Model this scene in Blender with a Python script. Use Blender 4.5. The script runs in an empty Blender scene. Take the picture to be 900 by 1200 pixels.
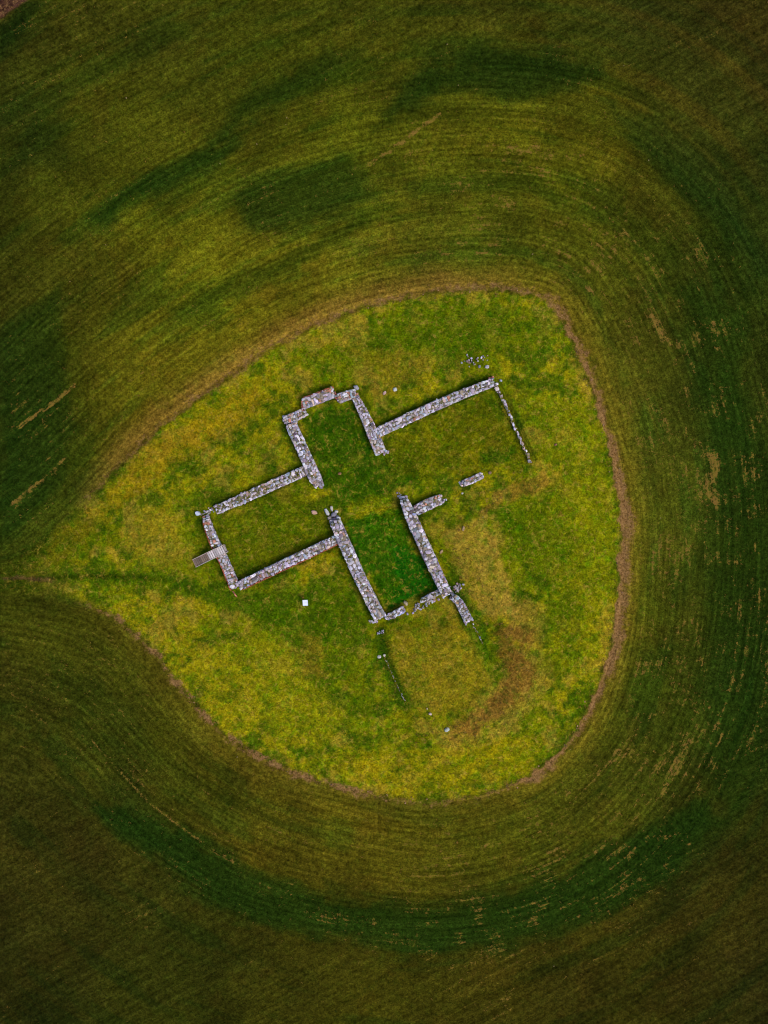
import bpy, math, random
import numpy as np
from mathutils import Vector

random.seed(7)
RNG = np.random.default_rng(11)
S = bpy.context.scene
COL = S.collection

# ------------------------------------------------------------------ camera, sky, sun, exposure
CAM_H = 78.0            # drone height in metres
PPM = 12.0              # pixels of the 900x1200 photo per metre on the ground
cd = bpy.data.cameras.new('camera'); cam = bpy.data.objects.new('camera', cd); COL.objects.link(cam)
cam.location = (0, 0, CAM_H); cam.rotation_euler = (0, 0, 0)
cd.sensor_fit = 'VERTICAL'; cd.angle = 2 * math.atan(50.0 / CAM_H)
cd.clip_end = 6000; cd.clip_start = 0.5
S.camera = cam
SUN_EL, SUN_AZ = 50.0, 128.0     # degrees; azimuth clockwise from the top of the picture
W = bpy.data.worlds.new('World'); S.world = W; W.use_nodes = True
nt = W.node_tree; nt.nodes.clear()
wo = nt.nodes.new('ShaderNodeOutputWorld'); bg = nt.nodes.new('ShaderNodeBackground')
sk = nt.nodes.new('ShaderNodeTexSky'); sk.sky_type = 'NISHITA'; sk.sun_disc = False
sk.sun_elevation = math.radians(SUN_EL); sk.sun_rotation = math.radians(SUN_AZ)
sk.air_density = 1.0; sk.dust_density = 3.0; sk.ozone_density = 1.0
nt.links.new(sk.outputs[0], bg.inputs[0]); bg.inputs[1].default_value = 0.13
nt.links.new(bg.outputs[0], wo.inputs[0])
sl = bpy.data.lights.new('sun', 'SUN'); sl.energy = 1.5; sl.angle = math.radians(18); sl.color = (1.0, 0.95, 0.88)
so = bpy.data.objects.new('sun', sl); COL.objects.link(so)
az, el = math.radians(SUN_AZ), math.radians(SUN_EL)
sd = Vector((math.sin(az) * math.cos(el), math.cos(az) * math.cos(el), math.sin(el)))
so.rotation_euler = sd.to_track_quat('Z', 'Y').to_euler(); so.location = sd * 200
S.view_settings.view_transform = 'Standard'; S.view_settings.look = 'None'
S.view_settings.exposure = 0.42; S.view_settings.gamma = 1.0
S.render.filter_size = 1.0; S.cycles.filter_width = 1.0
KL = np.array([1.0, 1.0, 1.0])   # displayed (linear) value of a white diffuse surface in this light

# ------------------------------------------------------------------ helpers
def lin(c):
    c = np.asarray(c, float) / 255.0
    l = np.where(c <= 0.04045, c / 12.92, ((c + 0.055) / 1.055) ** 2.4)
    return l / KL

def px(x, y, z=0.0):
    k = (CAM_H - z) / CAM_H / PPM
    return ((x - 450) * k, (600 - y) * k)

def smooth(a, b, x):
    t = np.clip((x - a) / (b - a), 0, 1); return t * t * (3 - 2 * t)

_lat = {}
def vnoise(x, y, seed):
    if seed not in _lat:
        _lat[seed] = np.random.default_rng(seed).random((257, 257))
    L = _lat[seed]
    xi = np.floor(x).astype(int); yi = np.floor(y).astype(int)
    fx = x - xi; fy = y - yi
    fx = fx * fx * (3 - 2 * fx); fy = fy * fy * (3 - 2 * fy)
    x0 = xi % 256; y0 = yi % 256
    a = L[y0, x0]; b = L[y0, x0 + 1]; c = L[y0 + 1, x0]; d = L[y0 + 1, x0 + 1]
    return (a * (1 - fx) + b * fx) * (1 - fy) + (c * (1 - fx) + d * fx) * fy

def fbm(x, y, f, octs, seed, rough=0.5):
    o = 0; amp = 1; tot = 0
    for i in range(octs):
        ca, sa = math.cos(i * 0.9), math.sin(i * 0.9)
        o = o + amp * vnoise((x * ca - y * sa) * f + 31.7 * i, (x * sa + y * ca) * f + 12.3 * i, seed + i)
        tot += amp; amp *= rough; f *= 2.03
    return o / tot

def catmull(pts, n=14, closed=False):
    P = [np.array(p, float) for p in pts]; out = []
    N = len(P); rng = range(N if closed else N - 1)
    for i in rng:
        p0 = P[(i - 1) % N] if closed or i > 0 else P[i]
        p1 = P[i]; p2 = P[(i + 1) % N]
        p3 = P[(i + 2) % N] if closed or i + 2 < N else P[i + 1]
        for k in range(n):
            t = k / n
            out.append(0.5 * ((2 * p1) + (-p0 + p2) * t + (2 * p0 - 5 * p1 + 4 * p2 - p3) * t * t + (-p0 + 3 * p1 - 3 * p2 + p3) * t ** 3))
    if not closed: out.append(P[-1])
    return np.array(out)

def poly_inside(X, Y, poly):
    ins = np.zeros(X.shape, bool); n = len(poly); j = n - 1
    for i in range(n):
        xi, yi = poly[i]; xj, yj = poly[j]
        if yi != yj:
            c = ((yi > Y) != (yj > Y)) & (X < (xj - xi) * (Y - yi) / (yj - yi) + xi)
            ins ^= c
        j = i
    return ins

def line_dist(X, Y, pts, want_s=False):
    """distance to a polyline, arclength of the nearest point"""
    best = np.full(X.shape, 1e9); bs = np.zeros(X.shape); acc = 0.0
    for i in range(len(pts) - 1):
        ax, ay = pts[i]; bx, by = pts[i + 1]
        dx, dy = bx - ax, by - ay; L2 = dx * dx + dy * dy; L = math.sqrt(L2)
        if L2 < 1e-12: continue
        t = np.clip(((X - ax) * dx + (Y - ay) * dy) / L2, 0, 1)
        d = np.hypot(X - ax - t * dx, Y - ay - t * dy)
        m = d < best
        best = np.where(m, d, best); bs = np.where(m, acc + t * L, bs); acc += L
    return (best, bs) if want_s else best

def sdf_poly(X, Y, poly):
    d = line_dist(X, Y, list(poly) + [poly[0]])
    return np.where(poly_inside(X, Y, poly), d, -d)      # positive inside

# ------------------------------------------------------------------ the ground grid (world metres, and photo pixels of each vertex)
def axis(half, step, far):
    a = list(np.arange(0, half + 1e-6, step)); s = step
    while a[-1] < far:
        s *= 1.25; a.append(a[-1] + s)
    a = np.array(a); return np.concatenate([-a[:0:-1], a])
gx = axis(40.0, 0.19, 2500); gy = axis(52.5, 0.19, 2500)
GX, GY = np.meshgrid(gx, gy)
PX = GX * PPM + 450; PY = 600 - GY * PPM          # photo pixels at z=0

MOUND = [(-320, 640), (-120, 662), (0, 668), (30, 650), (95, 596), (180, 512), (255, 455), (330, 405), (430, 362), (520, 344), (590, 343), (636, 352), (655, 374), (680, 425),
         (703, 490), (716, 540), (725, 600), (724, 660), (719, 730), (704, 790), (676, 850), (636, 896), (580, 925), (510, 938), (440, 930), (370, 912), (305, 885), (255, 850),
         (215, 806), (178, 758), (130, 718), (70, 698), (0, 688), (-120, 690), (-320, 700)]
MP = catmull(MOUND, 6, True)
# coarse distance field, blurred with distance so that offset rows stay smooth
cx = np.arange(-900, 1800, 8.0); cy = np.arange(-700, 1900, 8.0)
CXg, CYg = np.meshgrid(cx, cy)
loop = np.vstack([MP, MP[:1]])
dc, sc = line_dist(CXg, CYg, loop, True)
dc = np.where(poly_inside(CXg, CYg, MP), dc, -dc)
def blur(a, k):
    for _ in range(2):
        c = np.cumsum(np.pad(a, ((k + 1, k), (0, 0)), 'edge'), 0); a = (c[2 * k + 1:] - c[:-2 * k - 1]) / (2 * k + 1)
        c = np.cumsum(np.pad(a, ((0, 0), (k + 1, k)), 'edge'), 1); a = (c[:, 2 * k + 1:] - c[:, :-2 * k - 1]) / (2 * k + 1)
    return a
db = blur(dc, 6); wbl = smooth(15, 120, -dc); d_flow = dc * (1 - wbl) + db * wbl
s_flow = blur(sc, 2)
def samp(F, X, Y, x0=-900.0, y0=-700.0, st=8.0):
    u = np.clip((X - x0) / st, 0, F.shape[1] - 1.001); v = np.clip((Y - y0) / st, 0, F.shape[0] - 1.001)
    i = u.astype(int); j = v.astype(int); fu = u - i; fv = v - j
    return (F[j, i] * (1 - fu) + F[j, i + 1] * fu) * (1 - fv) + (F[j + 1, i] * (1 - fu) + F[j + 1, i + 1] * fu) * fv

# strips and patches, all in photo pixels on the ground
SOUTH_ROOM = [(398, 605), (470, 590), (520, 695), (448, 722)]
CRESCENT = catmull([(610, 560), (560, 600), (545, 640), (565, 690), (598, 745), (608, 790), (590, 825), (545, 850), (505, 862)], 8)
PATH = catmull([(-400, 676), (-100, 677), (0, 677), (30, 677), (62, 680)], 8)
PATH_GREEN = catmull([(40, 678), (120, 675), (200, 679), (270, 700), (330, 712), (380, 760)], 8)
PLATFORM = [(452, 735), (545, 735), (580, 800), (540, 850), (490, 850), (470, 815)]

def masks(X, Y):
    wx = (fbm(X, Y, 0.05, 3, 500) - .5) * 14; wy = (fbm(X, Y, 0.05, 3, 520) - .5) * 14
    d = samp(dc, X, Y)                                   # + inside mound
    return d, wx, wy

def height(X, Y):
    """ground height in metres at photo-pixel coordinates"""
    d = samp(dc, X, Y) / PPM
    h = 0.75 * smooth(-0.8, 8.0, d)
    n = fbm(X, Y, 0.03, 4, 40) - .5
    h = h + 0.25 * n * smooth(-1, 3, d) + 0.35 * (fbm(X, Y, 0.006, 2, 60) - .5)
    h = h + 0.05 * (fbm(X, Y, 0.25, 3, 70) - .5)
    cr = line_dist(X, Y, CRESCENT)
    h = h + 0.35 * np.exp(-(cr / 20.0) ** 2)
    pf = sdf_poly(X, Y, PLATFORM)
    h = h + 0.45 * smooth(-8, 4, pf)
    sr = sdf_poly(X, Y, SOUTH_ROOM)
    h = h - 0.30 * smooth(-2, 10, sr) * smooth(600, 700, Y)
    # margin furrow where the plough turns
    h = h - 0.10 * np.exp(-((d + 0.55) / 0.35) ** 2)
    return h

def hz(x, y):
    """world xy -> ground z"""
    X = np.array([x * PPM + 450.0]); Y = np.array([600.0 - y * PPM])
    return float(height(X, Y)[0])

def at(x, y):
    """photo pixel -> world point on the ground surface (accounting for its height)"""
    z = 0.0
    for _ in range(3):
        wx, wy = px(x, y, z); z = hz(wx, wy)
    return wx, wy, z

# ---- field colour map, crop tones with lens vignette darkening painted in: (photo px, py, displayed r, g, b)
FIELD_PTS = [
 (-200,-200,40,42,8),(450,-200,44,46,8),(1100,-200,40,38,9),(-200,600,38,42,7),(1100,600,30,38,6),(-200,1400,28,32,6),(450,1400,40,40,6),(1100,1400,30,32,6),
 (0,100,30,38,8),(60,40,44,45,8),(150,60,45,50,8),(300,20,42,48,6),(450,20,48,52,8),(600,20,45,48,8),(750,20,42,42,10),(880,20,40,38,10),
 (100,130,50,52,6),(30,180,28,40,6),(200,160,55,58,8),(350,60,50,55,6),(100,230,62,64,8),(200,300,80,80,10),(120,330,62,62,10),(420,160,65,68,8),(450,110,55,60,8),
 (560,150,75,72,8),(650,160,70,66,8),(620,230,52,60,7),(520,240,50,60,8),(750,220,60,58,8),(700,170,65,62,8),(840,210,30,38,8),(880,300,22,36,6),(820,120,52,48,9),(885,110,48,42,11),
 (450,310,76,73,13),(560,300,68,66,13),(300,380,82,76,11),(380,320,70,68,10),(200,440,80,73,11),(130,510,74,70,9),(30,450,30,39,7),(30,560,24,40,6),(60,350,42,45,8),(20,300,35,38,7),(60,250,40,45,6),(110,400,64,62,9),
 (60,610,40,50,6),(650,300,62,64,11),(720,400,72,68,14),(800,330,42,52,8),(870,400,30,40,6),(760,300,52,56,9),(780,500,54,60,11),(860,520,32,42,7),(790,620,52,60,10),(870,680,30,42,6),(770,750,60,65,10),(860,800,24,39,6),
 (750,560,66,64,13),(750,680,64,66,11),(700,900,62,62,11),(780,880,42,52,8),(850,930,30,37,6),(600,980,56,60,9),(500,990,72,68,11),(400,970,68,62,10),(300,940,60,56,9),(200,880,56,55,8),(120,800,46,50,7),(60,740,50,52,7),
 (40,850,36,40,7),(150,900,36,44,6),(60,1000,40,37,9),(100,1100,36,38,7),(30,1150,25,28,6),(200,1150,31,38,6),(350,1180,41,42,6),(480,1150,50,50,7),(620,1150,49,46,9),(750,1120,43,42,7),(850,1060,42,38,9),(880,1180,28,30,7),(700,1190,36,36,6),(20,950,34,36,7)]
LUSH_AND_SHADE = [  # polygons of thick dark green crop and painted-in shading at the left edge, softness px, strength, colour
 ([(272,222),(330,196),(400,174),(420,196),(450,232),(400,252),(335,280),(288,268)],20,.72,(25,43,7)),
 ([(95,262),(170,200),(265,160),(300,150),(260,190),(180,235),(120,275)],24,1.0,(26,44,7)),
 ([(480,75),(560,48),(640,52),(700,72),(720,92),(680,112),(590,120),(520,112),(440,150)],20,.95,(27,42,7)),
 ([(440,150),(520,112),(600,118),(700,112),(800,170),(860,260),(880,360),(840,330),(800,240),(740,180),(640,140),(520,150)],18,.3,(34,46,6)),
 ([(700,120),(770,125),(840,175),(880,250),(905,330),(880,330),(840,260),(790,230),(750,180)],24,.55,(20,38,8)),
 ([(300,95),(380,60),(430,55),(400,85),(300,140),(220,190)],24,.85,(28,44,7)),
 ([(0,30),(36,0),(60,0),(10,60),(0,70)],7,.6,(14,30,5)),
 ([(0,380),(70,330),(84,400),(82,560),(60,600),(0,640)],14,.6,(20,40,7)),  # dark band down the left edge, shading put into the field colour
 ([(20,140),(72,130),(76,200),(20,200)],14,.4,(28,38,8)),  # upper piece of the left-edge band, also shading painted as colour
 ([(98,942),(150,945),(230,975),(330,1025),(430,1052),(540,1052),(660,1020),(760,960),(830,930),(850,960),(790,1035),(700,1085),(600,1112),(500,1125),(400,1108),(290,1085),(200,1035),(130,990)],22,.82,(21,43,7)),
 ([(790,330),(850,330),(920,560),(920,860),(860,960),(820,900),(830,760),(820,560)],26,.5,(20,42,6)),
 ([(640,180),(720,210),(800,300),(790,360),(700,260)],30,.35,(30,48,7)),
 ([(190,360),(330,300),(430,250),(440,262),(340,322),(200,385)],14,.6,(36,52,6)),
 ([(470,215),(620,200),(720,260),(715,275),(610,225),(480,236)],12,.4,(32,52,7)),
 ([(110,560),(60,600),(60,420),(90,330),(110,400)],14,.35,(36,46,6)),
 ([(60,760),(140,820),(210,890),(320,960),(300,965),(180,905),(50,800)],14,.35,(28,42,6)),
]
OUTER = [(-900,-700),(1800,-700),(1800,300),(905,330),(880,250),(840,178),(760,112),(690,66),(600,44),(500,66),(420,100),(300,100),(-100,300),(-900,800)]
OUTER2 = [(-900,1900),(-900,1010),(60,930),(110,958),(220,1052),(300,1088),(430,1114),(560,1122),(700,1082),(830,960),(910,820),(1800,500),(1800,1900)]
DRY = [  # dry stubble streaks: polyline, half width px, strength
 ([(430,192),(470,168),(515,135)],4,.95),([(515,135),(560,105),(620,75)],3,.4),([(24,500),(60,474),(88,452)],4,1.15),([(18,590),(45,566),(76,540)],6,.85),([(35,505),(70,478)],3,.6),([(50,600),(70,580)],6,.5),([(22,560),(30,585)],4,.4),
 ([(14,812),(35,832),(56,850)],2.5,.75),([(108,868),(140,905),(180,945),(236,988)],2.5,.9),([(236,988),(275,1010),(318,1032)],3,.6),([(378,1072),(410,1076),(440,1080)],9,.7),([(380,1090),(436,1094)],5,.5),
 ([(762,368),(775,390),(792,405)],8,1.0),([(828,530),(838,545),(830,570),(838,590)],9,1.0),([(690,338),(702,345),(716,358)],5,.8),([(850,540),(856,600),(852,660)],3,.5),([(866,480),(870,500)],3,.5),
 ([(755,835),(740,865),(712,895)],4,.7),([(700,905),(668,945),(645,965)],7,.7),([(838,735),(830,780),(808,860)],3,.55),([(772,765),(768,800)],3,.6),([(782,640),(786,700)],3,.5),([(735,960),(715,985)],3,.45),
 ([(560,1050),(520,1066),(490,1082)],6,.35),([(740,1030),(700,1050),(660,1066)],7,.45),([(590,1110),(640,1090),(700,1066)],3,.3),([(540,1185),(600,1160),(690,1128),(800,1085),(850,1048)],3,.5),([(590,1172),(600,1166)],5,.7),
 ([(600,1000),(680,975)],4,.4),([(640,345),(600,300),(540,272)],5,.35),([(600,200),(650,205)],4,.5),([(660,225),(692,238)],4,.5),([(690,240),(720,285)],4,.5),([(420,290),(480,278),(560,272),(640,284)],6,.4),
 ([(60,290),(75,300)],6,.5),([(160,240),(200,222)],3,.4),([(370,120),(400,108)],4,.55),([(330,145),(345,136)],4,.4),([(545,52),(500,75)],2,.5),([(800,250),(900,180)],2,.35),([(735,80),(800,45)],3,.45),([(700,85),(850,35)],8,.25),
 ([(100,750),(150,800),(180,850)],4,.35),([(25,790),(60,810)],5,.4),([(34,1008),(46,1018)],9,.5),([(145,1066),(160,1075)],6,.5),([(70,1040),(85,1045)],6,.35),([(70,1130),(52,1150)],5,.35),([(90,870),(110,880)],4,.4),
 ([(750,440),(768,500),(776,540)],5,.35),([(805,380),(830,440),(845,520)],3,.35),([(735,420),(752,480),(760,560),(764,640),(758,740),(735,830)],4,.3),([(870,800),(862,840)],3,.35),([(808,420),(812,440)],4,.5)]
MG = [  # mound patches: polygon, softness, strength, colour
 ([(360,480),(410,472),(440,530),(500,520),(490,570),(400,590),(375,560)],14,.75,(46,74,3)),
 ([(255,610),(355,562),(378,600),(390,625),(280,675)],12,.45,(70,80,4)),
 ([(405,610),(468,596),(512,690),(450,712)],8,.72,(38,78,3)),
 ([(470,640),(490,640),(514,690),(480,702),(455,712)],10,.6,(22,78,6)),
 ([(50,670),(200,670),(230,684),(330,702),(345,720),(380,726),(390,760),(330,735),(240,700),(180,684),(50,680)],8,.48,(48,76,3)),
 ([(590,690),(635,715),(642,800),(600,852),(520,885),(505,850),(575,822),(600,770)],12,.5,(130,106,36)),
 ([(280,700),(430,670),(440,730),(400,800),(440,830),(420,840),(360,790),(310,740)],22,.5,(62,84,3)),
 ([(500,350),(640,358),(660,400),(560,420),(470,430),(420,440),(400,420)],24,.45,(72,92,3)),
 ([(450,520),(570,460),(610,540),(530,555),(470,560)],18,.5,(84,84,4)),
 ([(560,530),(600,528),(600,545),(565,545)],8,.5,(40,72,3)),
 ([(590,600),(650,590),(680,640),(640,680),(600,650)],20,.55,(72,90,3)),
 ([(620,560),(700,560),(712,680),(660,800),(630,780),(640,700)],22,.4,(86,96,3)),
 ([(525,620),(570,600),(590,660),(610,720),(570,720),(535,670)],14,.62,(146,116,40)),
 ([(585,730),(620,740),(622,790),(600,822),(560,850),(525,862),(545,832),(590,800)],16,.6,(112,78,28)),
 ([(590,575),(632,556),(640,566),(600,592),(560,600)],10,.5,(128,92,32)),
 ([(455,735),(545,725),(575,790),(540,830),(490,830),(468,790)],14,.5,(132,108,22)),
 ([(560,745),(585,770),(580,800),(560,780)],8,.4,(60,84,4)),
 ([(180,520),(300,450),(310,470),(240,530),(150,590),(110,600)],16,.5,(142,112,14)),
 ([(170,590),(215,600),(218,660),(180,665),(150,640)],12,.45,(138,116,26)),
 ([(330,500),(310,540),(300,560),(330,540)],12,.4,(134,112,32)),
 ([(420,415),(500,420),(500,440),(440,470),(425,450)],14,.45,(130,104,22)),
 ([(230,760),(320,740),(400,830),(380,880),(300,850),(240,800)],20,.45,(138,128,10)),
 ([(380,880),(640,860),(620,905),(500,930),(400,915)],14,.42,(140,122,8)),
 ([(640,470),(700,480),(718,600),(715,740),(690,800),(680,640)],12,.3,(126,122,8)),
 ([(350,745),(372,748),(385,790),(360,790)],10,.45,(138,106,26)),
 ([(440,730),(452,735),(478,825),(465,830)],6,.6,(48,74,4)),
 ([(545,690),(552,700),(575,770),(560,780),(540,735)],6,.5,(48,78,4)),
 ([(332,500),(342,505),(362,555),(352,560)],5,.35,(52,78,3)),
 ([(420,510),(432,500),(440,535),(430,540)],6,.5,(34,70,3)),
 ([(50,640),(120,590),(135,610),(70,660)],12,.35,(120,96,16)),
]

def base_colour(X, Y):
    """returns displayed-sRGB colour (0..255) of the surface, dry mask, mound mask, soil mask, outer mask"""
    sh = X.shape
    d = samp(dc, X, Y)
    wx = (fbm(X, Y, 0.02, 3, 500) - .5) * 40; wy = (fbm(X, Y, 0.02, 3, 520) - .5) * 26
    Xw, Yw = X + wx * .7, Y + wy * .7
    # field
    num = np.zeros(sh + (3,)); den = np.zeros(sh)
    for (a, b, r, g, bl) in FIELD_PTS:
        sig = 58.0 if 0 <= a <= 900 and 0 <= b <= 1200 else 260.0
        w = np.exp(-((Xw - a) ** 2 + (Yw - b) ** 2) / (2 * sig * sig)) + 1e-9 / (1 + ((Xw - a) ** 2 + (Yw - b) ** 2) / 1e4)
        num += w[..., None] * np.array([r, g, bl]); den += w
    F = num / den[..., None]
    F = np.clip(np.array([60, 61, 11]) + 1.1 * (F * np.array([1.02, 1.06, .9]) - np.array([51, 56, 8])), (15, 20, 3), 255)
    F = F * (0.76 + .54 * fbm(X, Y, 0.02, 4, 85, .62))[..., None]
    gz = smooth(.52, .7, fbm(samp(s_flow, X, Y) * .35, samp(d_flow, X, Y) * 1.5, 0.03, 4, 65, .6)) * .5; F = F * (1 - gz[..., None]) + F * np.array([.62, .86, .8]) * gz[..., None]
    bz = smooth(.56, .72, fbm(X, Y, 0.035, 4, 95, .6)) * .2; F = F * (1 - bz[..., None]) + F * np.array([1.2, .92, 1.2]) * bz[..., None]
    mm = (X > -80) & (X < 980) & (Y > -80) & (Y < 1280)
    _s = samp(s_flow, X, Y); _d = samp(d_flow, X, Y)
    rag = .6 * fbm(_s * .25, _d * 1.6, 0.06, 4, 97, .6) + .4 * fbm(X, Y, .07, 3, 90)
    for poly, soft, st, c in LUSH_AND_SHADE:
        m = np.zeros(sh); m[mm] = smooth(-soft * 1.3, soft * 1.1, sdf_poly(Xw[mm], Yw[mm], poly))
        m = m * (smooth(.22, .68, m * .8 + (rag - .5) * 1.1)) * min(1, st * .92)
        F = F * (1 - m[..., None]) + np.array(c) * m[..., None]
    # soil / stubble margin outside the mound edge
    s = samp(sc, X, Y)
    right = smooth(560, 660, X)                  # strongest to the right
    nw = (1 - smooth(520, 640, X)) * (1 - smooth(600, 680, Y))
    sw = (1 - smooth(500, 700, X)) * smooth(660, 720, Y)
    nz = fbm(X, Y, 0.09, 3, 130)
    de = -d + (nz - .5) * 15
    wid = 6 + 5 * right * smooth(480, 620, Y) * (1 - smooth(760, 860, Y)) + 2 * nw + 2
    soil = smooth(-2, 4, de) * (1 - smooth(wid * .2, wid * 1.9, de)) * (0.42 + 0.5 * right) * (.25 + 1.6 * fbm(X, Y, 0.045, 4, 150, .65))
    soil = soil + sw * np.exp(-((d + 1) / 4.0) ** 2) * smooth(70, 120, X) * (1 - smooth(380, 520, X)) * .9 * smooth(.4, .6, fbm(X, Y, .08, 3, 160, .6))
    soil *= smooth(60, 130, X) 
    soil = np.clip(soil, 0, .95)
    wide = smooth(0, 6, de) * (1 - smooth(14, 42, de)) * (.5 + .1 * right - .15 * sw + .18 * nw * (1 - smooth(14, 30, de))) * smooth(60, 150, X)
    F = F * (1 - wide[..., None]) + (np.array((108, 92, 20)) + np.array((8, -6, 12)) * nw[..., None]) * wide[..., None]
    sc_col = np.array((116, 90, 34)) * (1 - right[..., None]) + np.array((138, 94, 46)) * right[..., None]
    # mound
    n1 = fbm(X, Y, 0.018, 4, 200, .58)[..., None]; n2 = fbm(X, Y, 0.06, 4, 230, .65)[..., None]; n3 = fbm(X, Y, 0.045, 4, 260, .6)[..., None]
    G = np.array((102, 106, 6)) * np.ones(sh + (3,))
    k = smooth(.44, .6, n1) * .85; G = G * (1 - k) + np.array((134, 122, 10)) * k
    n5 = fbm(X, Y, 0.12, 3, 290, .6)[..., None]; k = smooth(.5, .66, n5) * .45; G = G * (1 - k) + np.array((66, 88, 5)) * k
    k = smooth(.48, .62, n2) * .75; G = G * (1 - k) + np.array((54, 76, 5)) * k
    k = smooth(.54, .66, n3) * .55; G = G * (1 - k) + np.array((150, 120, 40)) * k
    rg2 = .6 * fbm(X, Y, 0.085, 4, 300, .62) + .4 * fbm(X, Y, 0.28, 3, 320, .6)
    mg = (X > -40) & (X < 800) & (Y > 300) & (Y < 990)
    for poly, soft, st, c in MG:
        m = np.zeros(sh); m[mg] = smooth(-soft, soft * .6, sdf_poly(X[mg] + wx[mg] * .5, Y[mg] + wy[mg] * .5, poly))
        m = smooth(.22, .78, m * .78 + (rg2 - .5) * 1.7) * (m > 0) * min(1, st * 1.25)
        G = G * (1 - m[..., None]) + np.array(c) * m[..., None]
    # the tip of the mound towards the track is duller
    tipk = (1 - smooth(0, 120, X)) * .8
    G = G * (1 - tipk[..., None]) + np.array((44, 54, 6)) * tipk[..., None]
    tw = 2.5 + 14 * (1 - smooth(40, 160, X)); mound = smooth(-tw, tw, d + (fbm(X, Y, .12, 3, 330) - .5) * 9)
    C = F * (1 - mound[..., None]) + G * mound[..., None]
    sb_ = soil[..., None] * .55; C = C * (1 - sb_) + sc_col * sb_
    # footpath and corner track
    pd = line_dist(X, Y, PATH); pk = (1 - smooth(.8, 4.0, pd + (fbm(X, Y, .15, 3, 350) - .5) * 6)) * .8 * (X > -30) * (1 - smooth(45, 80, X))
    dk = np.exp(-(line_dist(X, Y, PATH_GREEN[:24]) / 3.2) ** 2) * .6 * (1 - smooth(140, 230, X)); C = C * (1 - dk[..., None] * .55)
    C = C * (1 - pk[..., None]) + np.array((92, 66, 40)) * pk[..., None]
    ct = (X + Y * 1.42 - 31) + (fbm(X, Y, .15, 2, 370) - .5) * 5
    band = (1 - smooth(-4, 3, ct)) * smooth(-70, -60, ct) * (X > -30) * (Y > -30)
    C = C * (1 - band[..., None]) + np.array((62, 38, 30)) * band[..., None]
    dry = np.zeros(sh)
    for pl, hw, st in DRY:
        l = np.zeros(sh); q = catmull(pl, 5)
        l[mm] = np.exp(-(line_dist(X[mm] + wx[mm] * .12, Y[mm] + wy[mm] * .12, q) / hw) ** 2) * st
        dry = np.maximum(dry, l)
    # thin scatter of stubble over the turning strip, most of it right and below
    ring = smooth(8, 40, -d) * (1 - smooth(170, 260, -d)) * (.55 + .45 * smooth(380, 560, X))
    dry = np.maximum(dry, ring * .64 * smooth(.37, .68, fbm(X, Y, .05, 4, 400, .65)))
    dry = np.maximum(dry, .3 * smooth(.5, .7, fbm(X, Y, .012, 3, 420)))
    dry = dry * (1 - mound)
    o1 = np.zeros(sh); big = (X > -700) & (X < 1600) & (Y > -500) & (Y < 1700)
    o1[big] = np.maximum(smooth(-8, 8, sdf_poly(X[big], Y[big], OUTER)), smooth(-8, 8, sdf_poly(X[big], Y[big], OUTER2)))
    o1[~big] = 1
    return C, dry, mound, np.maximum(soil, np.maximum(pk * .4, band * .4)), o1, d, pd, ct

GZ = height(PX, PY)
C, dry, mound, soil, outer, DD, PD, CT = base_colour(PX, PY)

# ------------------------------------------------------------------ materials
def mat(name):
    m = bpy.data.materials.new(name); m.use_nodes = True
    n = m.node_tree.nodes; n.clear()
    o = n.new('ShaderNodeOutputMaterial'); b = n.new('ShaderNodeBsdfPrincipled'); m.node_tree.links.new(b.outputs[0], o.inputs[0])
    b.inputs['Roughness'].default_value = .95; b.inputs['Specular IOR Level'].default_value = .0
    return m, m.node_tree, b
class G:
    def __init__(s, t): s.t = t
    def n(s, ty, **k):
        x = s.t.nodes.new(ty)
        for a, v in k.items(): setattr(x, a, v)
        return x
    def l(s, a, b): s.t.links.new(a, b)
    def _in(s, sock, v):
        if hasattr(v, 'is_output'): s.l(v, sock)
        elif v is not None: sock.default_value = v
    def math(s, op, a, b=None, clamp=False):
        x = s.n('ShaderNodeMath', operation=op); x.use_clamp = clamp
        s._in(x.inputs[0], a)
        if b is not None: s._in(x.inputs[1], b)
        return x.outputs[0]
    def attr(s, name): return s.n('ShaderNodeAttribute', attribute_name=name)
    def noise(s, vec, scale, detail=3, rough=.55, dist=0):
        x = s.n('ShaderNodeTexNoise'); s.l(vec, x.inputs['Vector']); x.inputs['Scale'].default_value = scale
        x.inputs['Detail'].default_value = detail; x.inputs['Roughness'].default_value = rough; x.inputs['Distortion'].default_value = dist
        return x.outputs[0]
    def map(s, v, a, b, c, d):
        x = s.n('ShaderNodeMapRange'); s._in(x.inputs[0], v)
        for i, q in enumerate((a, b, c, d)): s._in(x.inputs[i + 1], q)
        return x.outputs[0]
    def mix(s, f, a, b, blend='MIX'):
        x = s.n('ShaderNodeMix', data_type='RGBA', blend_type=blend); s._in(x.inputs[0], f); s._in(x.inputs[6], a); s._in(x.inputs[7], b)
        return x.outputs[2]
    def vmul(s, v, m):
        x = s.n('ShaderNodeVectorMath', operation='MULTIPLY'); s.l(v, x.inputs[0]); x.inputs[1].default_value = m; return x.outputs[0]
def rgba(c): l = lin(c); return (float(l[0]), float(l[1]), float(l[2]), 1)

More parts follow.
